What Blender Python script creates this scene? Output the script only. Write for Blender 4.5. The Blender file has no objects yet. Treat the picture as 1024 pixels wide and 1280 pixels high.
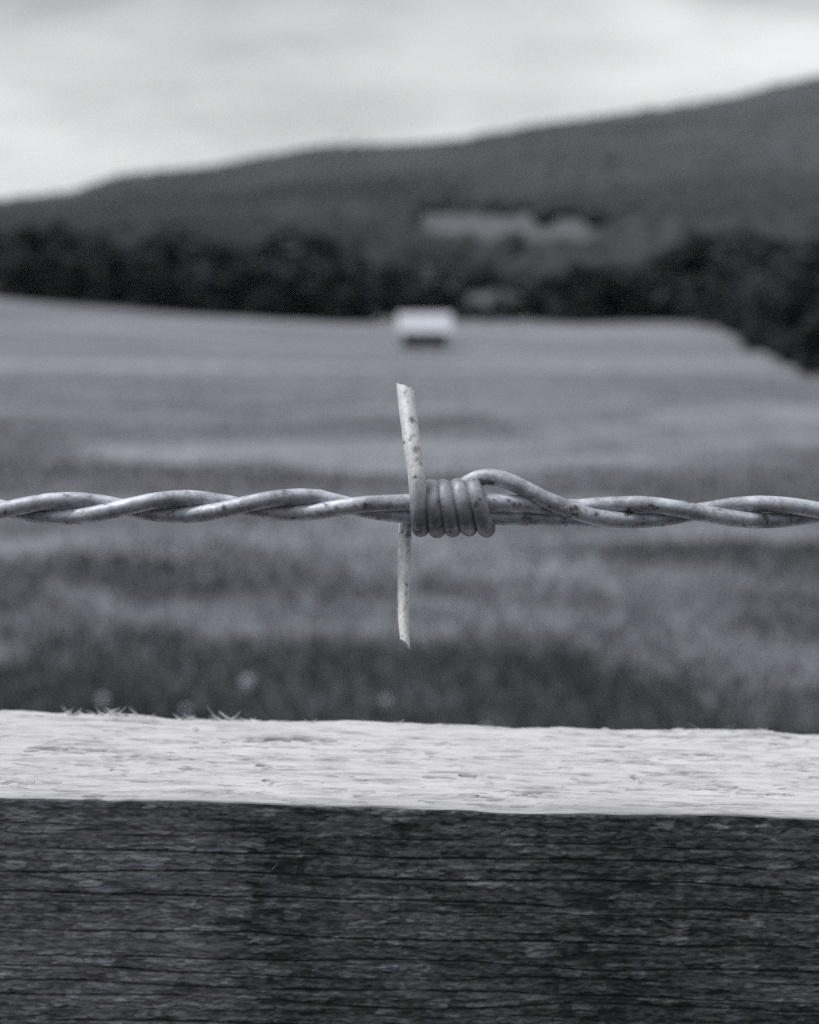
import bpy, math, random
import numpy as np
from mathutils import Vector

random.seed(7)
R = np.random.default_rng(11)
scn = bpy.context.scene
COL = scn.collection

# ------------------------------------------------------------------ camera
F = 1778.0                       # focal length in photo pixels (1024 x 1280)
CX, CY, HOR = 512.0, 640.0, 330.0
CAMZ = 1.25
PITCH = math.atan((CY - HOR) / F)
cp, sp = math.cos(PITCH), math.sin(PITCH)

def at(px, py, D):
    """world point on the photo ray (px,py) at world depth Y = D (numpy friendly)"""
    xc = (np.asarray(px, float) - CX) / F
    yc = -(np.asarray(py, float) - CY) / F
    wy = cp + yc * sp
    wz = -sp + yc * cp
    k = np.asarray(D, float) / wy
    return np.stack(np.broadcast_arrays(xc * k, np.asarray(D, float), CAMZ + wz * k), -1)

cam = bpy.data.cameras.new('camera')
cam_o = bpy.data.objects.new('camera', cam)
COL.objects.link(cam_o)
cam_o.location = (0, 0, CAMZ)
cam_o.rotation_euler = (math.radians(90) - PITCH, 0, 0)
cam.sensor_fit = 'VERTICAL'
cam.sensor_height = 36.0
cam.sensor_width = 36.0
cam.lens = 36.0 * F / 1280.0
cam.clip_start = 0.01
cam.clip_end = 20000
scn.camera = cam_o
DW = 0.180                       # depth of the wire
cam.dof.use_dof = True
cam.dof.focus_distance = 0.1858
BLUR = 23.0                      # blur disc at infinity, photo pixels
cam.dof.aperture_fstop = (cam.lens / 1000.0) / (BLUR * cam.dof.focus_distance / F)
cam.dof.aperture_blades = 0

# ------------------------------------------------------------------ helpers
TINT = (0.935, 0.987, 1.10)
WARM = (0.985, 0.99, 1.025)
def g(v, a=1.0):
    return (v * TINT[0], v * TINT[1], v * TINT[2], a)

def gf(v, a=1.0):
    return (v * .93, v * 1.0, v * 1.07, a)

def gw(v, a=1.0):
    return (v * WARM[0], v * WARM[1], v * WARM[2], a)

def tag(o, label=None, cat=None, group=None, kind=None):
    if label: o['label'] = label
    if cat: o['category'] = cat
    if group: o['group'] = group
    if kind: o['kind'] = kind
    return o

def empty(name, loc, rz=0):
    o = bpy.data.objects.new(name, None)
    o.empty_display_size = 0.05
    COL.objects.link(o)
    o.location = loc
    o.rotation_euler = (0, 0, rz)
    return o

def mesh_obj(name, V, faces, mat, parent=None, smooth=True, attrs=None, matidx=None):
    """faces: (n,3) or (n,4) int array or list of them"""
    me = bpy.data.meshes.new(name)
    V = np.asarray(V, np.float32)
    fl = faces if isinstance(faces, list) else [faces]
    fl = [np.asarray(f, np.int32) for f in fl if len(f)]
    nl = sum(f.size for f in fl); nf = sum(len(f) for f in fl)
    me.vertices.add(len(V)); me.loops.add(nl); me.polygons.add(nf)
    me.vertices.foreach_set('co', V.ravel())
    me.loops.foreach_set('vertex_index', np.concatenate([f.ravel() for f in fl]))
    starts = []; tot = 0
    for f in fl:
        starts.append(np.arange(len(f), dtype=np.int32) * f.shape[1] + tot); tot += f.size
    me.polygons.foreach_set('loop_start', np.concatenate(starts))
    me.polygons.foreach_set('use_smooth', np.full(nf, smooth, dtype=bool))
    mats = mat if isinstance(mat, (list, tuple)) else [mat]
    for m in mats: me.materials.append(m)
    if matidx is not None:
        me.polygons.foreach_set('material_index', np.asarray(matidx, np.int32))
    me.update(calc_edges=True); me.validate()
    if attrs:
        for k, a in attrs.items():
            at_ = me.attributes.new(k, 'FLOAT', 'POINT')
            at_.data.foreach_set('value', np.asarray(a, np.float32))
    o = bpy.data.objects.new(name, me)
    COL.objects.link(o)
    if parent: o.parent = parent
    return o

_lat = np.random.default_rng(5).random((16, 256, 256)).astype(np.float32)
def vn(u, v, s=0):
    u = np.asarray(u, float); v = np.asarray(v, float)
    i = np.floor(u).astype(int); j = np.floor(v).astype(int)
    a = u - i; b = v - j
    a = a * a * a * (a * (a * 6 - 15) + 10); b = b * b * b * (b * (b * 6 - 15) + 10)
    L = _lat[s % 16]
    f = lambda p, q: L[p & 255, q & 255]
    return (f(i, j) * (1 - a) + f(i + 1, j) * a) * (1 - b) + (f(i, j + 1) * (1 - a) + f(i + 1, j + 1) * a) * b
def fbm(u, v, s=0, n=4):
    t = 0; amp = 1; tot = 0
    for k in range(n):
        t = t + amp * vn(u * 2 ** k + 17 * k, v * 2 ** k + 31 * k, s + k); tot += amp; amp *= .5
    return t / tot
def sstep(a, b, x):
    t = np.clip((x - a) / (b - a), 0, 1); return t * t * (3 - 2 * t)

# ------------------------------------------------------------------ materials
class NT:
    def __init__(s, name):
        s.m = bpy.data.materials.new(name); s.m.use_nodes = True
        s.t = s.m.node_tree; s.n = s.t.nodes; s.b = s.n['Principled BSDF']
        s.b.inputs['Specular IOR Level'].default_value = .25
    def node(s, ty, **kw):
        n = s.n.new(ty)
        for k, v in kw.items(): setattr(n, k, v)
        return n
    def put(s, sock, v):
        if isinstance(v, bpy.types.NodeSocket): s.t.links.new(v, sock)
        else: sock.default_value = v
    def coord(s, scale=(1, 1, 1), loc=(0, 0, 0)):
        tc = s.node('ShaderNodeTexCoord'); mp = s.node('ShaderNodeMapping')
        mp.inputs['Scale'].default_value = scale; mp.inputs['Location'].default_value = loc
        s.t.links.new(tc.outputs['Object'], mp.inputs['Vector']); return mp.outputs[0]
    def noise(s, vec, scale=1, detail=4, rough=.55, dist=0):
        n = s.node('ShaderNodeTexNoise')
        n.inputs['Scale'].default_value = scale; n.inputs['Detail'].default_value = detail
        n.inputs['Roughness'].default_value = rough; n.inputs['Distortion'].default_value = dist
        s.t.links.new(vec, n.inputs['Vector']); return n.outputs['Fac']
    def ramp(s, fac, stops):
        r = s.node('ShaderNodeValToRGB'); e = r.color_ramp.elements
        while len(e) < len(stops): e.new(.5)
        for el, (p, c) in zip(e, stops):
            el.position = p; el.color = c if isinstance(c, tuple) else (c, c, c, 1)
        s.put(r.inputs[0], fac); return r.outputs[0]
    def math(s, op, a, b=0.0, c=0.0):
        n = s.node('ShaderNodeMath', operation=op)
        s.put(n.inputs[0], a); s.put(n.inputs[1], b); s.put(n.inputs[2], c); return n.outputs[0]
    def mix(s, fac, a, b, blend='MIX'):
        n = s.node('ShaderNodeMix', data_type='RGBA', blend_type=blend)
        s.put(n.inputs[0], fac); s.put(n.inputs[6], a); s.put(n.inputs[7], b); return n.outputs[2]
    def attr(s, name):
        n = s.node('ShaderNodeAttribute', attribute_name=name); return n.outputs['Fac']
    def bump(s, h, strength=.5, dist=.001):
        n = s.node('ShaderNodeBump'); n.inputs['Strength'].default_value = strength
        n.inputs['Distance'].default_value = dist
        s.put(n.inputs['Height'], h); s.t.links.new(n.outputs[0], s.b.inputs['Normal'])
    def color(s, c): s.put(s.b.inputs['Base Color'], c)
    def rough(s, r): s.put(s.b.inputs['Roughness'], r)
    def metal(s, r): s.put(s.b.inputs['Metallic'], r)

def m_wire():
    k = NT('galvanised_wire')
    v = k.coord((1, 1, 1))
    big = k.noise(v, 260, 4, .6)
    mid = k.noise(k.coord((1, 1, 1), (3, 7, 1)), 620, 4, .6)
    fine = k.noise(k.coord((1, 1, 1), (5, 2, 9)), 2600, 3, .6)
    base = k.ramp(big, [(.36, g(.26)), (.50, g(.38)), (.64, g(.52))])
    streak = k.noise(k.coord((1300, 1300, 380), (2, 4, 6)), 1, 4, .65)
    new = k.ramp(streak, [(.29, gw(.22)), (.37, gw(.64)), (.55, gw(.80)), (.66, gw(.84))])   # paler zinc on the points
    base = k.mix(k.attr('pale_zinc'), base, new)
    c = k.mix(k.ramp(mid, [(.55, 0.0), (.66, .42)]), base, g(.68))            # chalky zinc bloom
    c = k.mix(k.ramp(mid, [(.32, .85), (.39, 0.0)]), c, g(.08))             # dark spots where the coating is gone
    c = k.mix(1.0, c, k.ramp(fine, [(.34, .80), (.50, 1.03)]), 'MULTIPLY')
    c = k.mix(k.attr('wear_shade'), c, g(.05))
    c = k.mix(k.attr('bare'), c, k.ramp(fine, [(.38, g(.10)), (.50, g(.45)), (.60, gw(.78))]))
    k.color(c)
    k.rough(k.ramp(mid, [(.3, .66), (.7, .50)]))
    k.metal(k.math('MULTIPLY_ADD', k.attr('pale_zinc'), -.34, .44))
    k.b.inputs['Specular IOR Level'].default_value = .5
    k.bump(k.math('ADD', k.math('MULTIPLY', fine, .4), mid), .3, .00012)
    return k.m

def m_wood_top():
    k = NT('bare_sawn_timber')
    st = k.noise(k.coord((90, 900, 900)), 1, 5, .6)
    fl = k.noise(k.coord((200, 1200, 1200), (4, 1, 2)), 1, 4, .6)
    big = k.noise(k.coord((25, 60, 60), (9, 1, 2)), 1, 3, .5)
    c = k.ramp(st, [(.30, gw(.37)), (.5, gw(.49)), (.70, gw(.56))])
    c = k.mix(k.ramp(fl, [(.36, .7), (.46, 0.0)]), c, gw(.27))
    c = k.mix(k.ramp(big, [(.35, .35), (.6, 0.0)]), c, gw(.42))
    c = k.mix(k.attr('tone'), c, gw(.10))
    k.color(c); k.rough(.85)
    k.b.inputs['Specular IOR Level'].default_value = .15
    k.bump(k.math('ADD', st, k.math('MULTIPLY', fl, .5)), .5, .00025)
    return k.m

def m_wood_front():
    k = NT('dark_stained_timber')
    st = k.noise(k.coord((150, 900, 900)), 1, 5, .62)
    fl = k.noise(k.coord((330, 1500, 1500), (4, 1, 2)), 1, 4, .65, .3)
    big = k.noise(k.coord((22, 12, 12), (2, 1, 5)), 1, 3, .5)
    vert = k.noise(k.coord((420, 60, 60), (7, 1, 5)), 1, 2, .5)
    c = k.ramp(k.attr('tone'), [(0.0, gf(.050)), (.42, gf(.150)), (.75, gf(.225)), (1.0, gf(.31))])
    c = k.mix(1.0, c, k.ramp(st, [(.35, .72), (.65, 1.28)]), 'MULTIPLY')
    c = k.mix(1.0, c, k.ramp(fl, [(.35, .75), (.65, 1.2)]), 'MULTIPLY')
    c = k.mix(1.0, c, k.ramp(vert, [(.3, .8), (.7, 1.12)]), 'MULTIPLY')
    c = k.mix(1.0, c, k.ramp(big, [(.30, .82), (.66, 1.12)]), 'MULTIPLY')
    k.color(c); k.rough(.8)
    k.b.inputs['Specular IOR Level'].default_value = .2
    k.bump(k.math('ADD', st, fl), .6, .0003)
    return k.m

def m_fibre():
    k = NT('wood_fibre'); k.color(k.ramp(k.noise(k.coord((300, 300, 300))), [(.3, gw(.40)), (.7, gw(.58))])); k.rough(.8); return k.m

def m_field():
    k = NT('meadow_turf')
    a = k.noise(k.coord((.035, .11, .0)), 1, 5, .55)
    b = k.noise(k.coord((1.0, 1.0, .0), (3, 5, 0)), 1, 5, .6)
    c = k.noise(k.coord((6, 9, 6)), 1, 4, .6)
    col = k.ramp(a, [(.36, g(.18)), (.5, g(.25)), (.64, g(.32))])
    col = k.mix(k.ramp(b, [(.36, .6), (.54, 0.0)]), col, g(.11))
    col = k.mix(k.ramp(c, [(.3, .4), (.55, 0.0)]), col, g(.10))
    col = k.mix(k.attr('lush'), col, g(.125))
    col = k.mix(k.attr('bounce_cut'), col, g(.03))
    k.color(col); k.rough(.95); k.b.inputs['Specular IOR Level'].default_value = .05
    k.bump(k.math('ADD', b, c), .7, .15)
    return k.m

def m_hill():
    k = NT('hillside_grass')
    a = k.noise(k.coord((.01, .01, .01)), 1, 5, .6)
    k.color(k.ramp(a, [(.35, g(.065)), (.65, g(.12))])); k.rough(.95); k.b.inputs['Specular IOR Level'].default_value = .05
    return k.m

def m_leaf(name, lo, hi, sc=.5):
    k = NT(name)
    a = k.noise(k.coord((sc, sc, sc)), 1, 4, .6)
    c = k.ramp(a, [(.3, g(lo)), (.7, g(hi))])
    c = k.mix(1.0, c, k.ramp(k.attr('shade'), [(0.0, .5), (1.0, 1.45)]), 'MULTIPLY')
    k.color(c); k.rough(.8); k.b.inputs['Specular IOR Level'].default_value = .1
    return k.m

def m_plain(name, v, rough=.8, sc=20, var=.25, metal=0.0):
    k = NT(name)
    a = k.noise(k.coord((sc, sc, sc)), 1, 4, .6)
    k.color(k.ramp(a, [(.3, g(v * (1 - var))), (.7, g(v * (1 + var)))])); k.rough(rough); k.metal(metal); return k.m

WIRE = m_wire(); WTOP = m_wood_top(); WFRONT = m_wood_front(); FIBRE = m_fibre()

# ------------------------------------------------------------------ light and sky
SUN_EL, SUN_AZ = math.radians(60), math.radians(-84)      # azimuth from +Y, towards +X
sd = Vector((math.sin(SUN_AZ) * math.cos(SUN_EL), math.cos(SUN_AZ) * math.cos(SUN_EL), math.sin(SUN_EL)))
sl = bpy.data.lights.new('sun', 'SUN'); sl.energy = 2.2; sl.angle = math.radians(10); sl.color = (1.0, .985, .965)
so = bpy.data.objects.new('sun', sl); COL.objects.link(so)
so.rotation_euler = (-sd).to_track_quat('-Z', 'Y').to_euler(); so.location = (-40, 20, 60)

w = bpy.data.worlds.new('World'); scn.world = w; w.use_nodes = True
nt = w.node_tree; N = nt.nodes; L = nt.links
bg = N['Background']; bg.inputs[1].default_value = .1
sky = N.new('ShaderNodeTexSky'); sky.sky_type = 'NISHITA'; sky.sun_disc = False
sky.sun_elevation = SUN_EL; sky.sun_rotation = SUN_AZ
bw = N.new('ShaderNodeRGBToBW'); L.new(sky.outputs[0], bw.inputs[0])
tc = N.new('ShaderNodeTexCoord')
def wnoise(scale, loc, det=4, rough=.5, dist=0.):
    mp = N.new('ShaderNodeMapping'); mp.inputs['Scale'].default_value = scale; mp.inputs['Location'].default_value = loc
    L.new(tc.outputs['Generated'], mp.inputs[0])
    n = N.new('ShaderNodeTexNoise'); n.inputs['Scale'].default_value = 1; n.inputs['Detail'].default_value = det
    n.inputs['Roughness'].default_value = rough; n.inputs['Distortion'].default_value = dist
    L.new(mp.outputs[0], n.inputs['Vector']); return n.outputs['Fac']
def wmath(op, a, b):
    n = N.new('ShaderNodeMath'); n.operation = op
    for i, v in enumerate((a, b)):
        if isinstance(v, bpy.types.NodeSocket): L.new(v, n.inputs[i])
        else: n.inputs[i].default_value = v
    return n.outputs[0]
cl = wmath('ADD', wmath('MULTIPLY', wnoise((3.2, 3.2, 11), (1.3, .2, .4), 5, .5, .4), .7), wmath('MULTIPLY', wnoise((9, 9, 26), (5, 3, 2), 4, .5), .3))
rp = N.new('ShaderNodeValToRGB'); L.new(cl, rp.inputs[0])
rp.color_ramp.elements[0].position = .36; rp.color_ramp.elements[0].color = (.44, .44, .44, 1)
rp.color_ramp.elements[1].position = .60; rp.color_ramp.elements[1].color = (.755, .755, .755, 1)
sx = N.new('ShaderNodeSeparateXYZ'); L.new(tc.outputs['Generated'], sx.inputs[0])
# an overcast dome: a bright band low down, then brightening to the zenith; dimmed behind the camera to darken the wire's undersides
zup = wmath('MAXIMUM', sx.outputs[2], 0.0)
zen = wmath('ADD', wmath('SUBTRACT', 1.13, wmath('MULTIPLY', wmath('MINIMUM', zup, .2), 1.7)), wmath('MULTIPLY', wmath('MAXIMUM', wmath('SUBTRACT', zup, .2), 0.0), 2.2))
rear_dim = wmath('ADD', wmath('MULTIPLY', sx.outputs[1], .62), wmath('MULTIPLY', sx.outputs[0], -.30))
zen = wmath('MULTIPLY', zen, wmath('ADD', .75, wmath('MULTIPLY', rear_dim, .46)))
dp = N.new('ShaderNodeVectorMath'); dp.operation = 'DOT_PRODUCT'; L.new(tc.outputs['Generated'], dp.inputs[0])
dp.inputs[1].default_value = tuple(Vector((.30, 1.0, .20)).normalized())
brk = N.new('ShaderNodeMapRange'); brk.interpolation_type = 'SMOOTHSTEP'
brk.inputs[1].default_value = .975; brk.inputs[2].default_value = 1.0; brk.inputs[3].default_value = 1.0; brk.inputs[4].default_value = 1.32
L.new(dp.outputs['Value'], brk.inputs[0])                 # a thinner place in the cloud
zen = wmath('MULTIPLY', zen, brk.outputs[0])
cloud = wmath('MULTIPLY', wmath('MULTIPLY', rp.outputs[0], zen), 10.0)
mixv = wmath('ADD', wmath('MULTIPLY', cloud, .9), wmath('MULTIPLY', bw.outputs[0], .1))
vm = N.new('ShaderNodeVectorMath'); vm.operation = 'SCALE'
vm.inputs[0].default_value = (.985, .992, 1.015); L.new(mixv, vm.inputs['Scale'])
L.new(vm.outputs[0], bg.inputs[0])

vs = scn.view_settings
scn.display_settings.display_device = 'sRGB'
vs.view_transform = 'Standard'; vs.look = 'None'; vs.exposure = 0.12; vs.gamma = 1; vs.use_curve_mapping = False
scn.cycles.use_denoising = False
scn.cycles.max_bounces = 6

# ------------------------------------------------------------------ tubes
def catmull(P, n=10):
    P = np.asarray(P, float)
    Q = np.vstack([2 * P[0] - P[1], P, 2 * P[-1] - P[-2]])
    out = []
    for i in range(len(P) - 1):
        p0, p1, p2, p3 = Q[i:i + 4]
        for t in np.linspace(0, 1, n, endpoint=False):
            out.append(.5 * ((2 * p1) + (-p0 + p2) * t + (2 * p0 - 5 * p1 + 4 * p2 - p3) * t * t + (-p0 + 3 * p1 - 3 * p2 + p3) * t ** 3))
    out.append(P[-1]); return np.array(out)

S = DW / F                       # metres per photo pixel at the wire
def wp(P):                       # (px, py, depth towards the camera in px) -> world
    P = np.asarray(P, float); return at(P[:, 0], P[:, 1], DW - P[:, 2] * S)

ANCHOR = at(512, 636, DW)        # base of the wire thing
def tube(path, rad, seg=24, shear0=0.0, shear1=0.0, shw=0.0, cap=True, dirv=(0, 0, 1), frames=None, rough0=0, rough1=0, marks=None):
    P = np.asarray(path, float)
    rad = np.broadcast_to(np.asarray(rad, float), (len(P),)).copy()
    keep = np.ones(len(P), bool)
    if shear0: keep[1:] &= np.linalg.norm(P[1:] - P[0], axis=1) > 1.6 * rad[0]
    if shear1: keep[:-1] &= np.linalg.norm(P[:-1] - P[-1], axis=1) > 1.6 * rad[-1]
    P = P[keep]; rad = rad[keep]; n = len(P)
    T = np.gradient(P, axis=0); T /= np.linalg.norm(T, axis=1)[:, None]
    u = np.array(dirv, float); U = []
    for i in range(n):
        u = u - T[i] * u.dot(T[i]); u /= np.linalg.norm(u); U.append(u.copy())
    U = np.array(U); W = np.cross(T, U)
    a = np.arange(seg) / seg * 2 * np.pi
    ca, sa = np.cos(a), np.sin(a)
    L_ = np.concatenate([[0], np.cumsum(np.linalg.norm(np.diff(P, axis=0), axis=1))])
    aa, ll = np.meshgrid(a, L_)
    lump = 1 + .035 * (fbm(ll / .004, 3 * np.cos(aa) + 9, 3) - .5) * 2 + .02 * (vn(ll / .0012, 4 * np.sin(aa) + 5 + 3 * np.cos(aa), 7) - .5) * 2
    ring = rad[:, None, None] * lump[..., None] * (U[:, None] * ca[None, :, None] + W[:, None] * sa[None, :, None])
    V = P[:, None] + ring
    for idx, sh, ro in ((0, shear0, rough0), (n - 1, shear1, rough1)):
        if sh or ro:
            k = range(0, min(6, n)) if idx == 0 else range(max(0, n - 6), n)
            end = 0 if idx == 0 else n - 1
            jit = (R.random(seg) - .5) * ro * rad[end]
            V[end] += T[end] * (rad[end] * (sh * ca + shw * sa) + jit)[:, None]
    V = V.reshape(-1, 3)
    i, j = np.meshgrid(np.arange(n - 1), np.arange(seg), indexing='ij')
    q = np.stack([i * seg + j, i * seg + (j + 1) % seg, (i + 1) * seg + (j + 1) % seg, (i + 1) * seg + j], -1).reshape(-1, 4)
    fs = [q]
    bare = np.zeros(len(V)); wear_shade = np.zeros(len(V))
    if cap:
        capv = []; tris = []
        for end, flip, ro in ((0, True, rough0), (n - 1, False, rough1)):
            base = len(V) + sum(len(c) for c in capv)
            rim = V[end * seg:(end + 1) * seg]
            c0 = rim.mean(0)
            # own copy of the rim, an inner ring and a centre: keeps the cut edge crisp
            inner = c0 + (rim - c0) * .55 + T[end] * ((R.random(seg) - .5) * (.5 * ro) * rad[end])[:, None]
            capv.append(np.vstack([rim, inner, c0[None]]))
            for k in range(seg):
                k2 = (k + 1) % seg
                t = [(base + k, base + k2, base + seg + k2), (base + k, base + seg + k2, base + seg + k), (base + seg + k, base + seg + k2, base + 2 * seg)]
                if flip: t = [(x, z, y) for x, y, z in t]
                tris += t
        nb = sum(len(c) for c in capv)
        V = np.vstack([V] + capv)
        bare = np.concatenate([bare, np.full(nb, .9 if (rough0 or rough1) else 0)])
        wear_shade = np.concatenate([wear_shade, np.zeros(nb)])
        fs.append(np.array(tris))
    if marks is not None:        # dark spots, one of them painted gap shade: (x, y, z, radius) in world
        for (mx, my, mz, mr, ms) in marks:
            d = np.linalg.norm((V - np.array([mx, my, mz])) / mr, axis=1)
            wear_shade = np.maximum(wear_shade, ms * (1 - sstep(.6, 1.0, d + .35 * (R.random(len(V)) - .5))))
    return V, fs, {'bare': bare, 'wear_shade': wear_shade, 'pale_zinc': np.zeros(len(V))}

wire = empty('barbed_wire', ANCHOR)
tag(wire, 'weathered galvanised barbed wire with one coiled barb, stretched above the pale timber rail', 'barbed wire')
def wpart(name, parent, off, V, fs, attrs):
    return mesh_obj(name, V - off, fs, WIRE, parent, True, attrs)

RAD = 10.4
def yl(x): return 636.8 - .0155 * np.clip(x, -200, 420)
def left_helix(xs, xc, half=145.0):
    ph = np.pi * (xs - xc) / half
    return np.stack([xs, yl(xs) - 10.2 * np.sin(ph), 10.2 * np.cos(ph)], 1)
def yr(x): return 640.0 + 0 * x
def right_helix(xs, xc, half=165.0):
    ph = np.pi * (xs - xc) / half
    return np.stack([xs, yr(xs) + 10.2 * np.sin(ph), 10.2 * np.cos(ph)], 1)
xl_far = np.concatenate([np.arange(-9000, -150, 12.0), np.arange(-150, 400, 4.0)])
xr_far = np.concatenate([np.arange(790, 1200, 4.0), np.arange(1200, 10000, 12.0)])

# strand that shows in front on both sides of the barb
midB = catmull([(399, *left_helix(np.array([399.]), 445)[0, 1:]), (445, 631.5, 10), (480, 629.0, 8), (515, 627.8, 6), (560, 627.2, 6), (620, 627.7, 6),
                (655, 629.5, 5), (685, 634, -4), (715, 634.5, -9.5), (745, 632, -10), (780, 630.4, -3)], 10)
B = np.vstack([left_helix(xl_far[xl_far < 396], 155), midB, right_helix(xr_far[xr_far > 790], 870)])
def mk(px, py, dz, r, s): 
    p = at(px, py, DW - dz * S); return (p[0], p[1], p[2], r * S, s)
mB = [mk(457, 632, 19, 4.5, .9), mk(443, 632, 19, 3.0, .8), mk(420, 635, 19, 3.5, .7), mk(636, 625, 17, 4, .8), mk(650, 631, 15, 3, .7), mk(940, 645, 18, 4, .7)]
V, fs, A_ = tube(wp(B), RAD * S, 28, marks=mB); wpart('strand', wire, ANCHOR, V, fs, A_)
# strand that runs low behind it, its cut end tucked behind the loop
midC = catmull([(399, *left_helix(np.array([399.]), 300)[0, 1:]), (430, 630, -8.5), (470, 639.5, -10), (515, 644.5, -6.5), (560, 645.5, -5.5), (620, 646, -5.5), (660, 647, -8), (700, 648, -11), (738, 649, -13), (752, 650, -13)], 10)
C_ = np.vstack([left_helix(xl_far[xl_far < 396], 300), midC])
V, fs, A_ = tube(wp(C_), RAD * S, 28, rough1=.15); wpart('strand', wire, ANCHOR, V, fs, A_)
# strand that loops up out of the coil and twists away to the right
midA = catmull([(566, 618, -24), (580, 607, -22), (592, 600.5, -17), (603, 597.0, -11), (614, 596.3, -5), (629, 599.0, 1), (652.7, 609.5, 6), (679, 622.6, 9.5), (702.5, 633, 11.5), (723, 640.5, 11.5), (745, 646.5, 9), (770, 649.6, 5), (788, 650.2, 0.5)], 10)
A = np.vstack([midA, right_helix(xr_far[xr_far > 795], 705)])
mA = [mk(627, 594, 14, 3, .8), mk(613, 606, 6, 6, .85), mk(721, 634.5, 22, 5.5, .9), mk(733, 637, 22, 4, .8), mk(746, 642, 19, 4.5, .9), mk(715, 636, 22, 4.5, .8)]  # the mark at the loop's inner bend paints its gap shadow
V, fs, A_ = tube(wp(A), RAD * S, 28, marks=mA, rough0=.1); wpart('strand', wire, ANCHOR, V, fs, A_)

# barb: upper point -> five turns -> tucked end ; lower point
keys = [(0, 521.5), (1, 526), (2, 539), (3, 546.5), (4, 554), (5, 566), (6, 571.5), (7, 586.5), (8, 590.5), (9, 608.5), (10, 603)]
phi = np.linspace(.5, 9.42, 420)
def cx_(p):
    a = np.array([k[0] for k in keys]); b = np.array([k[1] for k in keys])
    i = np.clip(p.astype(int), 0, 9); t = p - i; t = t * t * (3 - 2 * t) * .5 + t * .5
    return b[i] * (1 - t) + b[i + 1] * t
wob = 1 + .035 * np.sin(phi * 2.3 + 1)
coil = np.stack([cx_(phi), 635 - 25.8 * wob * np.cos(phi * np.pi), 27.5 * np.sin(phi * np.pi)], 1)
tipU = np.array([(506.6, 484.5, -35), (510.6, 520, -14), (515.3, 556, 7), (519.2, 585, 20), (521.6, 604, 26), tuple(coil[0])])
up = catmull(tipU, 14)
full = np.vstack([up[:-1], coil])
W_ = wp(full)
rr = np.interp(np.arange(len(full)), [0, len(up) - 10, len(up) + 40, len(full)], [10.8, 10.7, 11.4, 11.2]) * S
cut = len(up) - 10
mU = [mk(514.5, 525, -1, 5, .75), mk(519.5, 562, 20, 5, .6), mk(519, 596, 34, 3.2, .95), mk(549, 627, 36, 3.5, .8), mk(517, 545, 10, 4, .5), mk(521, 575, 25, 4, .5)]  # dark spots, mostly on the right of the upper point
V, fs, A_ = tube(W_, rr, 28, cap=True, marks=mU, shear0=.66, shw=.3, rough0=.45, rough1=.2, dirv=(1, 0, 0))
zc = at(515, 640, DW)[2]; zc2 = at(515, 596, DW)[2]
A_['pale_zinc'] = .85 * sstep(zc, zc2, V[:, 2] - 900 * 0) * (np.arange(len(V)) < 0) + 0
lead = np.zeros(len(V)); lead[:(len(up) + 18) * 28] = 1; lead[-2 * 57:-57] = 1
A_['pale_zinc'] = .78 * lead * sstep(zc, zc2, V[:, 2])
A_['wear_shade'] = np.maximum(A_['wear_shade'], .42 * (1 - A_['pale_zinc'] / .78))  # whole coil darkened evenly, fading out along the upper point
seg = 28
# split into the coil (the barb itself) and its upper point, butted on the same ring
n = (len(V) - 2 * (2 * seg + 1)) // seg; cut -= len(W_) - n; ring_of = np.arange(n * seg) // seg
q = fs[0]; tri = fs[1]; half = len(tri) // 2
barb_faces = [q[(q[:, 0] // seg) >= cut], tri[half:]]
pt_faces = [q[(q[:, 0] // seg) < cut], tri[:half]]
def sub(V, fl, attrs):
    used = np.unique(np.concatenate([f.ravel() for f in fl])); mp = np.full(len(V), -1); mp[used] = np.arange(len(used))
    return V[used], [mp[f] for f in fl], {k: a[used] for k, a in attrs.items()}
v1, f1, a1 = sub(V, barb_faces, A_); barb = wpart('barb', wire, ANCHOR, v1, f1, a1)
v2, f2, a2 = sub(V, pt_faces, A_); wpart('barb_point', barb, ANCHOR, v2, f2, a2)
lowp = catmull([(523, 630, -27), (514, 628.5, -27), (508.6, 634, -26), (507.2, 645, -25), (506.6, 665, -20), (505.6, 694, -6), (504.5, 738, 17), (504.4, 775, 36), (506.6, 805, 51)], 12)
rl = np.interp(np.arange(len(lowp)), [0, 20, 60, len(lowp)], [8.2, 7.8, 8.5, 5.6]) * S
mL = [mk(511, 668, -10, 6, .6), mk(512, 690, 3, 5, .55), mk(509, 742, 28, 5, .5), mk(508, 720, 15, 4, .35), mk(509, 803, 58, 3.5, .8)]  # dark spots, mostly down the right side of the lower point
V, fs, A_ = tube(wp(lowp), rl, 28, shear1=1.1, rough1=.08, marks=mL, dirv=(0, 0, -1))
A_['pale_zinc'] = np.full(len(V), .84)
A_['bare'] = np.maximum(A_['bare'], .0 * (vn(V[:, 0] / .0007, V[:, 2] / .0011, 4) > .42) * (V[:, 2] < at(506, 690, DW)[2]))
wpart('barb_point', barb, ANCHOR, V, fs, A_)

# ------------------------------------------------------------------ timber rail
YB = 0.214
pb0, pb1 = at(0, 889, YB), at(1024, 916.5, YB)
slope = (pb1[2] - pb0[2]) / (pb1[0] - pb0[0])
zb = at(512, 902.5, YB)[2]
# front depth so that the front edge falls on photo y ~1010 at the same height
lo_, hi_ = .12, .21
for _ in range(60):
    m_ = (lo_ + hi_) / 2
    if at(512, 1009.5, m_)[2] < zb: hi_ = m_
    else: lo_ = m_
YF = (lo_ + hi_) / 2
TH = YB - YF
RO = np.array([0, YF, zb])                       # rail anchor: top front edge
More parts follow.
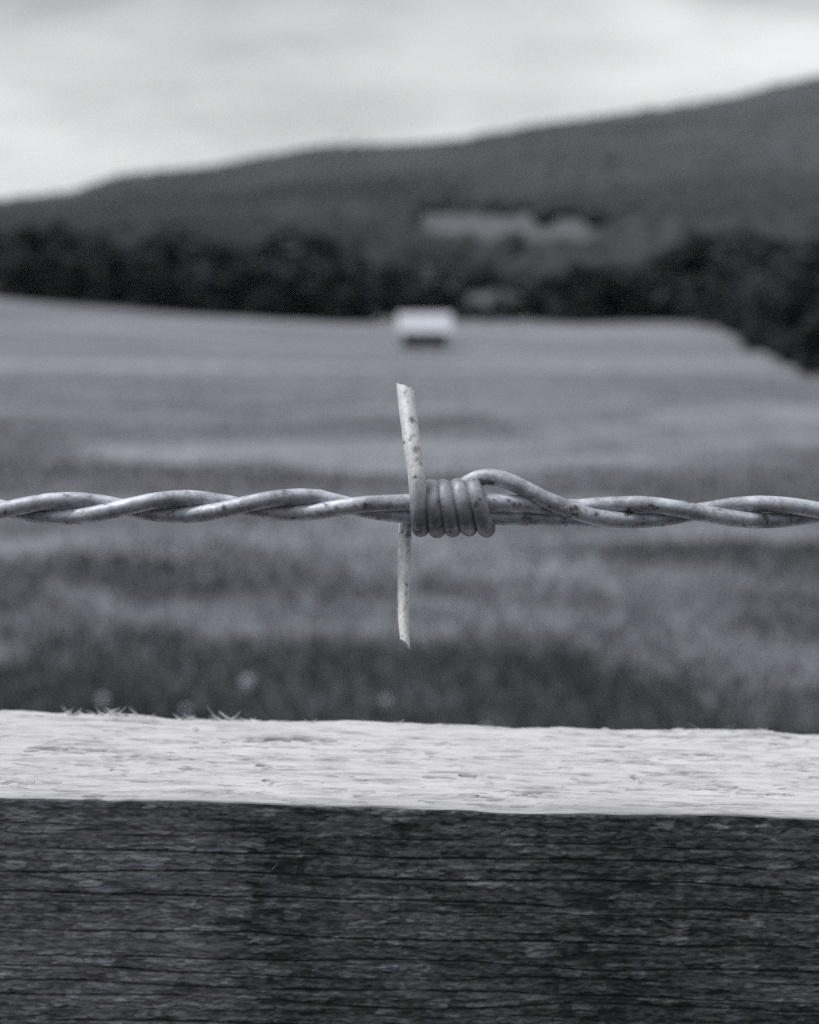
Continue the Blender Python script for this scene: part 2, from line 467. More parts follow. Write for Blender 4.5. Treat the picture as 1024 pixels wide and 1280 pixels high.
# profile around the section, (y, z, ny, nz, region) ; region 0 back/bottom, 1 top, 2 front
prof = []
HB = .115; er = .0009
for z in np.linspace(-HB, -.004, 12): prof.append((TH, z, 1, 0, 0))
for z in np.linspace(-.0038, -er, 8): prof.append((TH, z, 1, 0, 1))
for a in np.linspace(0, 90, 7)[1:-1]:
    c, s_ = math.cos(math.radians(a)), math.sin(math.radians(a)); prof.append((TH - er + er * c, -er + er * s_, c, s_, 1))
for y in np.arange(TH - er, er, -.00019): prof.append((y, 0, 0, 1, 1))
er2 = .0005
for a in np.linspace(0, 90, 6):
    c, s_ = math.cos(math.radians(a)), math.sin(math.radians(a)); prof.append((er2 - er2 * s_, -er2 + er2 * c, -s_, c, 1 if a < 45 else 2))
for z in np.arange(-er2 - .00013, -.036, -.00013): prof.append((0, z, -1, 0, 2))
for z in np.linspace(-.038, -HB, 20): prof.append((0, z, -1, 0, 2))
prof = np.array(prof)
seglen = np.concatenate([[0], np.cumsum(np.hypot(np.diff(prof[:, 0]), np.diff(prof[:, 1])))])
fx = .070
xs = np.concatenate([-np.geomspace(1.6, fx + .002, 60), np.arange(-fx, fx, .00017), np.geomspace(fx + .002, 1.6, 60)])
X, SS = np.meshgrid(xs, seglen)                    # rows = profile, cols = x
PY = prof[:, 0][:, None] + 0 * X; PZ = prof[:, 1][:, None] + 0 * X
reg = prof[:, 4]
mm = 1000.0
Xm = X * mm; Ym = PY * mm; Zm = PZ * mm
disp = np.zeros_like(X); tone = np.zeros_like(X)
top = (reg == 1)[:, None] & (X == X); fr = (reg == 2)[:, None] & (X == X)
# --- top: fibres, waves, checks
Tm = SS * mm                                       # arc coordinate in mm across the grain
fib = fbm(Xm / 16 + .5 * vn(Xm / 9, Tm / 5, 2), Tm / 1.25, 1, 3) - .5
fib2 = fbm(Xm / 5, Tm / .7, 4, 2) - .5
wav = fbm(Xm / 28, Tm / 9, 8, 3) - .5
patch = sstep(.35, .65, fbm(Xm / 22, Tm / 10, 6, 2))
dt = .50 * fib * (.3 + 1.1 * patch) + .22 * fib2 + .6 * wav
tt = np.zeros_like(X)
iT0 = np.argmax(reg == 1)
rows_top = np.where(reg == 1)[0]; s_top0, s_top1 = Tm[rows_top[0], 0], Tm[rows_top[-1], 0]
def check(x0, s0, ln, wd, dp, tn, tilt=0.0, bend=0.0):
    c0 = np.searchsorted(xs * mm, x0 - ln * .55); c1 = np.searchsorted(xs * mm, x0 + ln * .55)
    if c1 - c0 < 3: return
    r0 = np.searchsorted(seglen * mm, s0 - 2.5); r1 = np.searchsorted(seglen * mm, s0 + 2.5)
    xx = Xm[r0:r1, c0:c1]; tt_ = Tm[r0:r1, c0:c1]
    u = (xx - x0) / (ln * .5)
    line = s0 + tilt * (xx - x0) + bend * np.sin(u * 2.2) + .22 * (vn(xx / 2.2, 3 + s0 + 0 * xx, 9) - .5)
    w_ = wd * np.clip(1 - u * u, 0, 1) ** .7 * (.35 + 1.3 * vn(xx / 1.4, 7 + x0 + 0 * xx, 10)) + 1e-6
    d_ = (tt_ - line) / w_
    k_ = np.exp(-d_ * d_)
    dt[r0:r1, c0:c1] -= dp * k_
    # one lip of the check lifts a little
    dt[r0:r1, c0:c1] += .35 * abs(dp) * np.exp(-((d_ - 2.2) / 1.4) ** 2) * np.clip(1 - u * u, 0, 1)
    tt[r0:r1, c0:c1] = np.maximum(tt[r0:r1, c0:c1], tn * k_)
rc = np.random.default_rng(21)
for k in range(420):
    x0 = rc.uniform(-70, 70); s0 = rc.uniform(s_top0 + 3.5, s_top1 - .8)
    ln = rc.uniform(2.0, 9) * (1.8 if rc.random() < .25 else 1)
    strong = rc.random() ** 2
    check(x0, s0, ln, rc.uniform(.13, .24) + .16 * strong * strong, .18 + .5 * strong, .15 + .8 * strong, rc.normal(0, .02), rc.normal(0, .15))
# the checks one can find in the photo (px, py, length px, strength)
for (px, py, ln, sg) in [(372, 925, 85, .8), (340, 978, 22, .95), (250, 990, 130, .7), (170, 948, 150, .45), (60, 935, 45, .6), (240, 962, 30, .55), (150, 964, 22, .6),
                         (860, 916, 60, .7), (975, 933, 22, .9), (950, 922, 70, .55), (900, 945, 80, .5), (585, 972, 20, .7), (795, 974, 8, .95), (720, 976, 12, .5), (25, 978, 30, .7),
                         (610, 980, 16, .5), (905, 985, 36, .5), (520, 940, 60, .35), (1000, 926, 40, .7), (560, 930, 40, .45), (245, 912, 8, .7), (330, 958, 18, .6), (90, 990, 40, .5)]:
    # depth where that ray meets the tilted top
    D = YF + TH * .5
    for _ in range(12):
        p = at(px, py, D); zt = zb + slope * p[0]; D = D * (CAMZ - zt) / (CAMZ - p[2])
    p = at(px, py, D)
    yy = D - YF
    s0 = s_top1 - (yy - er2) * mm - .6
    check(p[0] * mm, s0, ln * D / F * mm * 1.25, .26 + .30 * sg, .4 + .8 * sg, .7 + .45 * sg, rc.normal(0, .015), .1)
disp = np.where(top, dt, disp); tone = np.where(top, tt * .9, tone)
# --- front: rough sawn, dark
Fm = -Zm
ang = Fm + .12 * np.sin(Xm / 21) + .35 * (fbm(Xm / 30, Fm / 12, 3, 2) - .5)
rgc = np.random.default_rng(71)
HSH = rgc.random((512, 512)); RWD = rgc.uniform(1.5, 4.2, 512); ROF = rgc.uniform(0, 50, 512)
def torn(sc_, seed):
    rowf = ang / (.80 * sc_) + .55 * (fbm(Xm / 5 + seed, ang / 1.6, 4, 2) - .5) + .5 * (vn(Xm / 1.1, ang / .5 + seed, 8) - .5) + 60
    ri = np.floor(rowf).astype(int); fr_ = rowf - ri
    colf = (Xm + 200) / (RWD[ri & 511] * sc_) + ROF[(ri + seed) & 511] + .35 * (vn(Xm / .9 + seed, ang / .35, 3) - .5)
    ci = np.floor(colf).astype(int); fc_ = colf - ci
    h = HSH[(ri * 7 + seed) & 511, (ci * 13 + ri * 3) & 511]
    e_ = sstep(0, .22, fr_) * sstep(1, .80, fr_) * sstep(0, .06, fc_) * sstep(1, .94, fc_)
    return h, e_, fr_
h1, e1, f1_ = torn(1.55, 3); h2, e2, f2_ = torn(.85, 40)
chips2 = fbm(Xm / .9, ang / .35, 12, 3)
strk = fbm(Xm / 11, ang / .55, 6, 4)
broad = fbm(Xm / 6, ang / 2.2, 10, 3)
df = .20 * (h1 - .5) * e1 + .10 * (h2 - .5) * e2 - .05 * (1 - e1) + .14 * (chips2 - .5) + .22 * (strk - .5) + .3 * (broad - .5)
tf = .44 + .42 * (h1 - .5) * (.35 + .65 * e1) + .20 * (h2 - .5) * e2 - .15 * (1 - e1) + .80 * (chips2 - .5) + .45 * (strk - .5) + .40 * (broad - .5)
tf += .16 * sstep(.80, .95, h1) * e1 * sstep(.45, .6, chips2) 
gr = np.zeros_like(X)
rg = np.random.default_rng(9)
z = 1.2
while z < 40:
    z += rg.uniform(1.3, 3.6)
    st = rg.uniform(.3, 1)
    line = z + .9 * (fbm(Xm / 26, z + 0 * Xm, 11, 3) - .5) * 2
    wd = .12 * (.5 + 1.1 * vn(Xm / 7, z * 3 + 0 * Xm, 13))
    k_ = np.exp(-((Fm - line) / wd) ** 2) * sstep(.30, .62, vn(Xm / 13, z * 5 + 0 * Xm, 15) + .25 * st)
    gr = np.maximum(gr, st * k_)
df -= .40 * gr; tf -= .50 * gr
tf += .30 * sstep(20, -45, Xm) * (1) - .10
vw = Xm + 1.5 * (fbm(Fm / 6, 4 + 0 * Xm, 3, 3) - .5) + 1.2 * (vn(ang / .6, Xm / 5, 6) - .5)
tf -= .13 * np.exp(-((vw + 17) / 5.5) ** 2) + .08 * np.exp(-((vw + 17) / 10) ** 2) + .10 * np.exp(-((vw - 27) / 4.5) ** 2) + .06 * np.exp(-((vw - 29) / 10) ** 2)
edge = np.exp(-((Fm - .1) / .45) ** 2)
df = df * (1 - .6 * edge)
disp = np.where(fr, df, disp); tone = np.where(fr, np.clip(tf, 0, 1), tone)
# ragged arris: let the front edge wander
NYv = prof[:, 2][:, None]; NZv = prof[:, 3][:, None]
edgewob = .8 * (fbm(X * mm / 14, 3 + 0 * X, 7, 4) - .5) * np.exp(-((SS * mm - s_top1) / 1.4) ** 2)
backwob = .9 * (fbm(X * mm / 9, 8 + 0 * X, 2, 4) - .5) * np.exp(-((SS * mm - (s_top0 + 4.5)) / 2.2) ** 2)
disp_m = disp / mm
fade = np.clip((1.59 - np.abs(X)) / .05, 0, 1)
VX = X
VY = PY + NYv * disp_m * fade
VZ = PZ + NZv * disp_m * fade + (edgewob + backwob) / mm + slope * X
nr, nc = X.shape
V = np.stack([VX, VY, VZ], -1).reshape(-1, 3)
i, j = np.meshgrid(np.arange(nr - 1), np.arange(nc - 1), indexing='ij')
q = np.stack([i * nc + j, i * nc + j + 1, (i + 1) * nc + j + 1, (i + 1) * nc + j], -1).reshape(-1, 4)[:, ::-1]
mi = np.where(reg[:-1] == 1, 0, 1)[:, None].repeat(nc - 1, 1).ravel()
jj = np.arange(nc - 1)
bq = np.stack([(nr - 1) * nc + jj, (nr - 1) * nc + jj + 1, jj + 1, jj], -1)[:, ::-1]      # underside
q = np.vstack([q, bq]); mi = np.concatenate([mi, np.ones(len(bq), int)])
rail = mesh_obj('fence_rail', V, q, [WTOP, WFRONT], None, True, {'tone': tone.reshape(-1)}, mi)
rail.location = RO
tag(rail, 'rough sawn timber fence rail with pale bare top and dark stained front face', 'fence rail')
# end grain
ends = []
for cidx in (0, nc - 1):
    loop = [r * nc + cidx for r in range(0, nr, 6)] + [(nr - 1) * nc + cidx]
    ends.append(loop)
for loop in ends:
    pts = V[loop]; c = pts.mean(0); m_ = len(pts)
    ev = np.vstack([pts, c[None]]); ef = np.array([(a, (a + 1) % m_, m_) for a in range(m_)])
    mesh_obj('end_grain', ev, ef, WTOP, rail, False, {'tone': np.zeros(len(ev))})

# splinters and lifted fibres
sv = []; sf = []
def hair(p0, d, ln, r, curl):
    d = np.array(d, float); d /= np.linalg.norm(d)
    side = np.cross(d, [0, 1, 0]); side = side / (np.linalg.norm(side) + 1e-9)
    up_ = np.cross(side, d)
    b0 = len(sv); m = 6
    for k in range(m):
        t = k / (m - 1)
        c = np.array(p0) + d * ln * t + np.array(curl) * ln * t * t
        rr_ = r * (1 - .85 * t)
        for a in range(4):
            an = a * np.pi / 2
            sv.append(tuple(c + rr_ * (math.cos(an) * side + math.sin(an) * up_)))
    for k in range(m - 1):
        for a in range(4):
            sf.append((b0 + k * 4 + a, b0 + k * 4 + (a + 1) % 4, b0 + (k + 1) * 4 + (a + 1) % 4, b0 + (k + 1) * 4 + a))
rs = np.random.default_rng(33)
def topz(x, y):                        # local rail surface height
    ci = min(max(np.searchsorted(xs, x), 0), nc - 1)
    rows = rows_top
    ri = rows[np.argmin(np.abs(V.reshape(nr, nc, 3)[rows, ci, 1] - y) + (prof[rows, 3] < .5) * 1)]
    return V.reshape(nr, nc, 3)[ri, ci, 2]
# along the back edge
for (px, n_, up_) in [(82, 3, .6), (95, 4, .8), (112, 3, .7), (137, 4, 1.5), (145, 3, 1.2), (172, 3, 1.1), (182, 2, .8), (235, 5, .9), (248, 3, .9), (276, 5, 1.5), (284, 4, 1.4), (318, 3, .7), (390, 2, .35), (490, 2, .5), (960, 2, .4), (30, 2, .3)]:
    for _ in range(int(n_ * 1.7)):
        p = at(px + rs.normal(0, 5), 890, YB); x = p[0]; y = TH - .0006 - rs.uniform(0, .001)
        sgn = -1 if rs.random() < .6 else 1
        hair((x, y, topz(x, y) - .0001), (sgn * rs.uniform(.7, 1), rs.normal(0, .2), rs.uniform(.15, .75) * up_), rs.uniform(.0007, .0022) * (.6 + .5 * up_), rs.uniform(.00010, .00021), (0, 0, rs.normal(.05, .3)))
# all over the top, and a few along the front arris and front face
for _ in range(220):
    x = rs.uniform(-.066, .066); y = rs.uniform(.001, TH - .002)
    hair((x, y, topz(x, y) - .00003), (rs.choice([-1, 1]), rs.normal(0, .12), rs.uniform(.02, .22)), rs.uniform(.0008, .0040), rs.uniform(.00003, .00008), (0, rs.normal(0, .15), rs.normal(-.02, .1)))
for (px, py, dx, dz, ln) in [(80, 1167, .8, .8, .0012), (497, 1008, .05, -1, .0012), (340, 1088, .6, .7, .0018), (770, 1016, .05, -1, .0009), (318, 1208, 1, .12, .0024), (825, 1150, 1, -.3, .0022), (860, 1083, 1, -.5, .0018), (545, 1065, 1, .1, .0015), (450, 1046, 1, .5, .0016), (395, 1110, .6, -.8, .0012), (700, 1180, .8, .5, .001), (390, 1215, .8, .4, .0015)]:
    p = at(px, py, YF - .0004) - RO
    hair((p[0], -.00005, p[2]), (dx, -.25, dz), ln * .8, .00004, (0, .12, 0))
mesh_obj('splinters', np.array(sv), np.array(sf), FIBRE, rail, True)

# ------------------------------------------------------------------ terrain
sil = np.array([(-700, 300), (-300, 275), (0, 256), (12, 254), (60, 249), (105, 244), (120, 237), (160, 225), (225, 218), (275, 213), (330, 202), (400, 190), (470, 188), (512, 187), (580, 182), (600, 176), (640, 170), (690, 161), (770, 151), (840, 141), (900, 131), (950, 119), (1012, 106), (1100, 92), (1300, 80), (1700, 90), (2200, 120)], float)
DR = 2400.0; DF = 232.0
def base_z(x, D):
    z = np.where(D < 150, -.051 * D, -.051 * 150)
    k = sstep(110, 190, D); z = -.051 * np.clip(D, -1e9, 130) * (1 - k) + (-7.72) * k
    z = np.where(D < 110, -.051 * D, z)
    xl_ = np.clip(-x, 0, 400) * np.clip(D / 200, 0, 1.0)
    z = z + 4.0 * (np.clip(xl_, 0, 75) / 64) ** 1.4 + np.clip(xl_ - 75, 0, 400) * .03
    return z
def terrain(x, D):
    x = np.asarray(x, float); D = np.asarray(D, float)
    zf = base_z(x, D)
    px = CX + x / np.maximum(D, 100) * F
    zr = CAMZ + (HOR - np.interp(px, sil[:, 0], sil[:, 1])) / F * DR - 9
    t = np.clip((D - DF) / (DR - DF), 0, 1)
    zb_ = base_z(x * DF / np.maximum(D, DF), np.minimum(D, DF))
    rise = zb_ + (zr - zb_) * (t ** 1.22)
    rise += 5 * np.sin(x / 130 + 1) * np.sin(D / 170) * np.minimum(t * 4, 1) * (1 - t)
    over = np.clip((D - DR) / 1500, 0, 1)
    rise = rise * (1 - over * over * .8)
    und = .10 * (fbm(x / 2.3 + 50, D / 1.1 + 50, 3, 3) - .5) * np.clip((D - 1) / 5, 0, 1) + .35 * (fbm(x / 14 + 50, D / 5 + 50, 9, 3) - .5) * np.clip((D - 5) / 10, 0, 1)
    return np.where(D <= DF, zf + und, rise + und)
def depth_on_field(px, py):
    Ds = np.geomspace(2, DF, 4000); p = at(px, py, Ds)
    t = terrain(p[:, 0], Ds) - p[:, 2]
    k = np.argmax(t > 0) if (t > 0).any() else len(Ds) - 1
    return Ds[k]
def grid(xsn, Dsn, name, mat, attr=None):
    Xg, Dg = np.meshgrid(xsn, Dsn)
    Zg = terrain(Xg, Dg)
    Vg = np.stack([Xg, Dg, Zg], -1).reshape(-1, 3); r, c = Xg.shape
    i, j = np.meshgrid(np.arange(r - 1), np.arange(c - 1), indexing='ij')
    qg = np.stack([i * c + j, i * c + j + 1, (i + 1) * c + j + 1, (i + 1) * c + j], -1).reshape(-1, 4)
    a = {k: f(Xg, Dg).ravel() for k, f in (attr or {}).items()}
    return mesh_obj(name, Vg, qg, mat, None, True, a)
def lush(x, D):
    near = sstep(14, 4.8, D)                                  # thicker growth close to the fence
    p1 = fbm(x / 3.2 + 70, D / 3.2 + 70, 4, 4); p2 = fbm(x / 1.0 + 30, D / .8 + 30, 8, 3); p3 = fbm(x / 30 + 70, D / 12 + 70, 1, 3)
    m = .34 * near + .95 * sstep(.43, .64, p1) * sstep(45, 12, D) + .60 * sstep(.40, .72, p2) * sstep(25, 6, D) + .55 * sstep(.44, .66, p3) * sstep(15, 30, D)
    p4 = fbm(x / 5.5 + 11, D / 3.2 + 11, 13, 3); p5 = fbm(x / 1.1 + 91, D / .55 + 91, 10, 2)
    m += .6 * sstep(.50, .66, p4) * sstep(7.5, 11, D) * sstep(40, 22, D) + .55 * sstep(.58, .74, p5) * sstep(8, 5.5, D)
    return np.clip(m, 0, 1)
def bounce_cut(x, D): return sstep(2.4, 1.4, D + .8 * (fbm(x / .7 + 40, D / .7 + 40, 2, 3) - .5)) * sstep(-8, -6, D)  # added unseen dark ground at the fence, cuts light bounced onto the wire
xsf = np.concatenate([-np.geomspace(3000, 12, 40), np.arange(-11.8, 11.9, .12), np.geomspace(12, 3000, 40)])
Dsf = np.concatenate([-np.geomspace(400, 2, 12), np.arange(-1.5, 18, .12), np.geomspace(18.2, DF, 120)])
field = grid(xsf, Dsf, 'field', m_field(), {'lush': lush, 'bounce_cut': bounce_cut}); tag(field, kind='structure')
field['label'] = 'pale mown meadow falling away beyond the fence'
xsh = np.concatenate([-np.geomspace(3000, 820, 16), np.arange(-800, 801, 12.0), np.geomspace(820, 3000, 16)])
Dsh = np.concatenate([np.geomspace(DF, 900, 50), np.arange(925, 2400, 30), np.arange(2400, 4200, 90)])
hill = grid(xsh, Dsh, 'hill', m_hill()); tag(hill, kind='structure')

# ------------------------------------------------------------------ forest on the hill: one mass
def ico(sub_):
    import bmesh
    bm = bmesh.new(); bmesh.ops.create_icosphere(bm, subdivisions=sub_, radius=1)
    v = np.array([tuple(x.co) for x in bm.verts]); f = np.array([[q_.index for q_ in fa.verts] for fa in bm.faces]); bm.free(); return v, f
iv1, if1 = ico(1); iv2, if2 = ico(2)
def in_clear_old(px, py, pz):
    e1 = ((px - 640) / 118) ** 2 + ((py - 287 + .03 * (px - 640)) / 22) ** 2 < 1 + .7 * (fbm(px / 30, py / 9, 2, 2) - .5)
    e2 = ((px - 612) / 62) ** 2 + ((py - 380) / 16) ** 2 < 1 + .7 * (fbm(px / 20, py / 9, 5, 2) - .5)
    e3 = ((px - 782) / 15) ** 2 + ((py - 334) / 14) ** 2 < 1
    return e1 | e2 | e3
rf = np.random.default_rng(3)
def in_clear(px, py, pz):
    n_ = 1.0 * (fbm(px / 34 + 7, py / 11 + 3, 11, 3) - .5)
    e1 = ((px - 632) / 128) ** 2 + ((py - 285 - .03 * (px - 640)) / 22) ** 2 + n_
    e2 = ((px - 618) / 80) ** 2 + ((py - 374) / 22) ** 2 + n_
    e3 = ((px - 520) / 48) ** 2 + ((py - 362) / 22) ** 2 + n_
    e4 = ((px - 782) / 15) ** 2 + ((py - 334) / 14) ** 2
    e5 = ((px - 575) / 95) ** 2 + ((py - 334) / 30) ** 2 + n_
    e = np.minimum(np.minimum(e1, e4), np.minimum(e2, e3))
    return rf.random(np.shape(px)) < np.maximum(sstep(1.75, .60, e) * .96, sstep(1.5, .3, e5) * .55)
FV = []; FF = []; FA = []; off = 0
for (d0, d1, sp_, siz, (iv, fi)) in [(262, 520, 6.5, 4.4, (iv2, if2)), (520, 1000, 7.5, 5.2, (iv1, if1)), (1000, 1800, 9, 6.2, (iv1, if1)), (1800, 2480, 10, 7.0, (iv1, if1))]:
    nx = int(2 * .42 * d1 / sp_); ny = int((d1 - d0) / sp_)
    a_, b_ = np.meshgrid(np.arange(nx), np.arange(ny))
    x = (a_ - nx / 2 + rf.uniform(-.45, .45, a_.shape)) * sp_; D = d0 + (b_ + rf.uniform(-.45, .45, a_.shape)) * sp_
    x = x.ravel(); D = D.ravel()
    k = np.abs(x) < .40 * D + 10; x = x[k]; D = D[k]
    zt = terrain(x, D); px = CX + x / D * F
    r = siz * rf.uniform(.85, 1.25, len(x)); h = r * rf.uniform(.85, 1.3, len(x))
    pym = HOR + (CAMZ - zt - 2) / D * F
    k = ~in_clear(px, pym, zt) 
    # keep the view of the clearings free of the trees just below them
    pyt = HOR + (CAMZ - zt - h * 1.3) / D * F
    k &= ~(in_clear(px, pyt + 6, zt))
    k &= rf.random(len(x)) < .7 + 1.2 * fbm(x / 90 + 40, D / 90 + 40, 7, 3)
    x, D, zt, r, h = x[k], D[k], zt[k], r[k], h[k]
    m = len(x)
    yaw = rf.uniform(0, 6.28, m)
    c, s_ = np.cos(yaw)[:, None], np.sin(yaw)[:, None]
    jit = 1 + rf.uniform(-.28, .28, (m, len(iv)))
    vx = (iv[:, 0] * c - iv[:, 1] * s_) * jit * r[:, None]; vy = (iv[:, 0] * s_ + iv[:, 1] * c) * jit * r[:, None]; vz = iv[:, 2] * jit * h[:, None] * .8
    P = np.stack([vx + x[:, None], vy + D[:, None], vz + (zt + h * .55)[:, None]], -1)
    FV.append(P.reshape(-1, 3)); FF.append((fi[None] + (off + np.arange(m) * len(iv))[:, None, None]).reshape(-1, 3)); off += m * len(iv)
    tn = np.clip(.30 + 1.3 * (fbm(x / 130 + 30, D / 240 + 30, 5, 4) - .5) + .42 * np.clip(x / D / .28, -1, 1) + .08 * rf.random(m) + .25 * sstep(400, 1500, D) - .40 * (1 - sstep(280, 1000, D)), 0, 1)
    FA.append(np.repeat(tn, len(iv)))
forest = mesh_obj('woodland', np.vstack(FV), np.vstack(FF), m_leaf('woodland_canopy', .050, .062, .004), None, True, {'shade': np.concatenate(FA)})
tag(forest, 'blurred dark woodland covering the long hillside under the sky', 'woodland', kind='stuff')

# ------------------------------------------------------------------ trees one can tell apart along the field edge
BARK = m_plain('bark', .06, .9, 6)
LEAF_D = m_leaf('dark_foliage', .052, .080, .25)
LEAF_M = m_leaf('grey_green_foliage', .10, .16, .25)
def crown_mesh(seed, n=2600, wide=.42, base=.10, leaf=.045, conic=0.0):
    r = np.random.default_rng(seed)
    nl_ = 16
    cen = []
    for k in range(nl_):
        h = .06 + .80 * (k + r.random()) / nl_; rad = wide * (1 - conic * h) * math.sqrt(max(.05, 1 - ((h - .45) / .62) ** 2))
        a = r.uniform(0, 6.28); q_ = rad * math.sqrt(r.random()) * .85
        cen.append((q_ * math.cos(a), q_ * math.sin(a), h, r.uniform(.12, .21) * (1 - .5 * conic * h), r.random()))
    cen = np.array(cen)
    idx = r.integers(0, nl_, n)
    d = r.normal(size=(n, 3)); d /= np.linalg.norm(d, axis=1)[:, None]
    rr_ = cen[idx, 3] * (r.random(n) ** .4)
    P = cen[idx, :3] + d * rr_[:, None] * np.array([1, 1, .85])
    P[:, 2] = np.clip(P[:, 2], base * .4, 1.0)
    a = r.normal(size=(n, 3)); a /= np.linalg.norm(a, axis=1)[:, None]
    b = np.cross(a, r.normal(size=(n, 3))); b /= np.linalg.norm(b, axis=1)[:, None]
    s_ = (leaf * r.uniform(.6, 1.4, n))[:, None]
    Vq = np.stack([P - a * s_, P + b * s_ * .6, P + a * s_, P - b * s_ * .6], 1).reshape(-1, 3)
    sh = np.repeat(np.clip(cen[idx, 4] * .7 + .3 * r.random(n), 0, 1), 4)
    return Vq, np.arange(n * 4).reshape(-1, 4), sh
def trunk_mesh(seed):
    r = np.random.default_rng(seed + 500)
    Vs = []; Fs = []; off_ = 0
    def limb(p0, p1, r0, r1, bend):
        nonlocal off_
        t = np.linspace(0, 1, 7)[:, None]
        P = np.array(p0) * (1 - t) + np.array(p1) * t + np.array(bend) * (t * (1 - t))
        v, f, _ = tube(P, r0 * (1 - t[:, 0]) + r1 * t[:, 0], 8, cap=False, dirv=(1, .1, .05))
        Vs.append(v); Fs.append(f[0] + off_); off_ += len(v)
    limb((0, 0, -.04), (r.normal(0, .02), r.normal(0, .02), .72), .030, .008, (r.normal(0, .05), r.normal(0, .05), 0))
    for k in range(7):
        h = r.uniform(.16, .6); a = r.uniform(0, 6.28); l = r.uniform(.18, .32)
        limb((0, 0, h), (l * math.cos(a), l * math.sin(a), h + r.uniform(.08, .25)), .011, .003, (0, 0, -.03))
    return np.vstack(Vs), np.vstack(Fs)
PROTO = {}
def tree(kind, loc, H, wide, label, group, rz):
    """first of a kind builds its meshes, later ones copy the thing and its parts"""
    if kind not in PROTO:
        seed, wd, cn, lm = kind
        root = empty('tree', (0, 0, 0))
        v, f, sh = crown_mesh(seed, 2800, wd, .0, .05, cn)
        cr = mesh_obj('crown', v, f, LEAF_D if lm == 'd' else LEAF_M, root, False, {'shade': sh})
        tv, tf_ = trunk_mesh(seed); tr = mesh_obj('trunk', tv, tf_, BARK, root, True)
        PROTO[kind] = (root, [cr, tr]); o = root
    else:
        root, ch = PROTO[kind]
        o = root.copy(); COL.objects.link(o)
        for c in ch:
            c2 = c.copy(); COL.objects.link(c2); c2.parent = o
    o.location = loc; o.rotation_euler = (0, 0, rz); o.scale = (H * wide, H * wide, H)
    tag(o, label, 'tree', group)
    return o
KD = [(101, .40, .1, 'd'), (102, .36, .45, 'd'), (103, .44, 0, 'd'), (104, .34, .6, 'd')]
KM = [(105, .40, .2, 'm'), (106, .42, .1, 'm')]
rt = np.random.default_rng(77)
def put(px, top_y, D, kind, label, group, wide=1.0):
    x = (px - CX) / F * D
    zg = float(terrain(x, D)); zt = CAMZ + (HOR - top_y) / F * D
    tree(kind, (x, D, zg), max(zt - zg, 2.0) / .97, wide, label, group, rt.uniform(0, 6.28))
GL = 'dark trees along the left far edge of the field'
LL = 'one of the blurred dark trees massed along the left far edge of the field'
for k, (px, ty) in enumerate([(-62, 282), (-25, 270), (10, 284), (40, 300), (66, 283), (95, 276), (122, 284), (150, 305), (182, 292), (214, 280), (246, 290), (276, 308), (306, 305), (334, 312), (424, 318), (452, 316), (478, 328)]):
    put(px, ty, DF - 5 + rt.uniform(-3, 9), KD[k % 4], LL, GL, 1.25)
for k, (px, ty) in enumerate([(25, 305), (85, 310), (135, 315), (200, 312), (262, 320), (320, 322), (350, 325), (405, 325), (440, 335)]):
    put(px, ty, DF - 14 + rt.uniform(-2, 3), KD[(k + 1) % 4], LL, GL, 1.3)
put(374, 284, DF - 9, KD[1], 'black pointed tree standing highest in the row left of the pale roofed shed', None, 1.2)
put(396, 293, DF - 2, KD[0], 'broad dark tree close right of the tallest pointed tree in the left row', None, 1.1)
GM = 'greyer trees behind the shed'
for k, (px, ty) in enumerate([(503, 322), (530, 330), (556, 324), (672, 345), (622, 362), (640, 370)]):
    put(px, ty, DF + 14 + rt.uniform(-2, 6), KM[k % 2], 'one of the grey softly blurred trees behind the pale roofed shed', GM, 1.2)
for px, ty, dd in ((574, 386, 0), (592, 376, 4), (610, 390, -4), (626, 381, 3), (641, 391, -5), (655, 372, 2), (672, 364, 0)):
    put(px, ty, DF + dd, KD[dd % 4], 'low dark bush on the field edge just right of the pale roofed shed', 'low bushes right of the shed', 1.9)
put(600, 300, DF + 120, KD[2], 'dark round tree below the pale hillside clearing, above the pale roofed shed', None, 1.25)
put(648, 306, DF + 120, KD[0], 'smaller dark tree below the middle of the pale hillside clearing', None, 1.1)
GR = 'dark trees along the right far edge of the field'
LR = 'one of the blurred dark trees massed along the right far edge of the field'
for k, (px, ty) in enumerate([(690, 336), (715, 326), (742, 332), (768, 342), (800, 336), (826, 318), (850, 306), (878, 296), (905, 284), (935, 290), (965, 300), (700, 362), (735, 358), (790, 352), (835, 345), (870, 335)]):
    put(px, ty, DF - 4 + rt.uniform(-6, 10), KD[(k + 2) % 4], LR, GR, 1.3)
GN = 'nearer trees at the right edge of the field'
for k, (px, by, ty, lab) in enumerate([(922, 410, 322, 'dark bushy tree farthest back in the nearer clump at right field edge'),
                                       (955, 424, 330, 'second farthest dark bushy tree in the nearer clump at right field edge'),
                                       (990, 440, 312, 'third dark bushy tree down the nearer clump at right field edge'),
                                       (1024, 456, 296, 'tall dark tree nearest the camera at the far right edge of the field'),
                                       (1062, 480, 300, None)]):
    if lab is None: continue
    put(px, ty, depth_on_field(px, by), KD[k % 4], lab, GN, 1.25)
for k, (px, by, ty) in enumerate([(896, 408, 356), (915, 414, 362), (934, 422, 368), (952, 429, 372), (970, 437, 380), (987, 446, 384), (1003, 454, 390), (1019, 463, 396), (1036, 472, 396)]):
    put(px, ty, depth_on_field(px, by), KD[(k * 3 + 2) % 4], 'one of the low dark shrubs at the foot of the nearer clump on the right', 'low shrubs at the right edge of the field', 1.25)

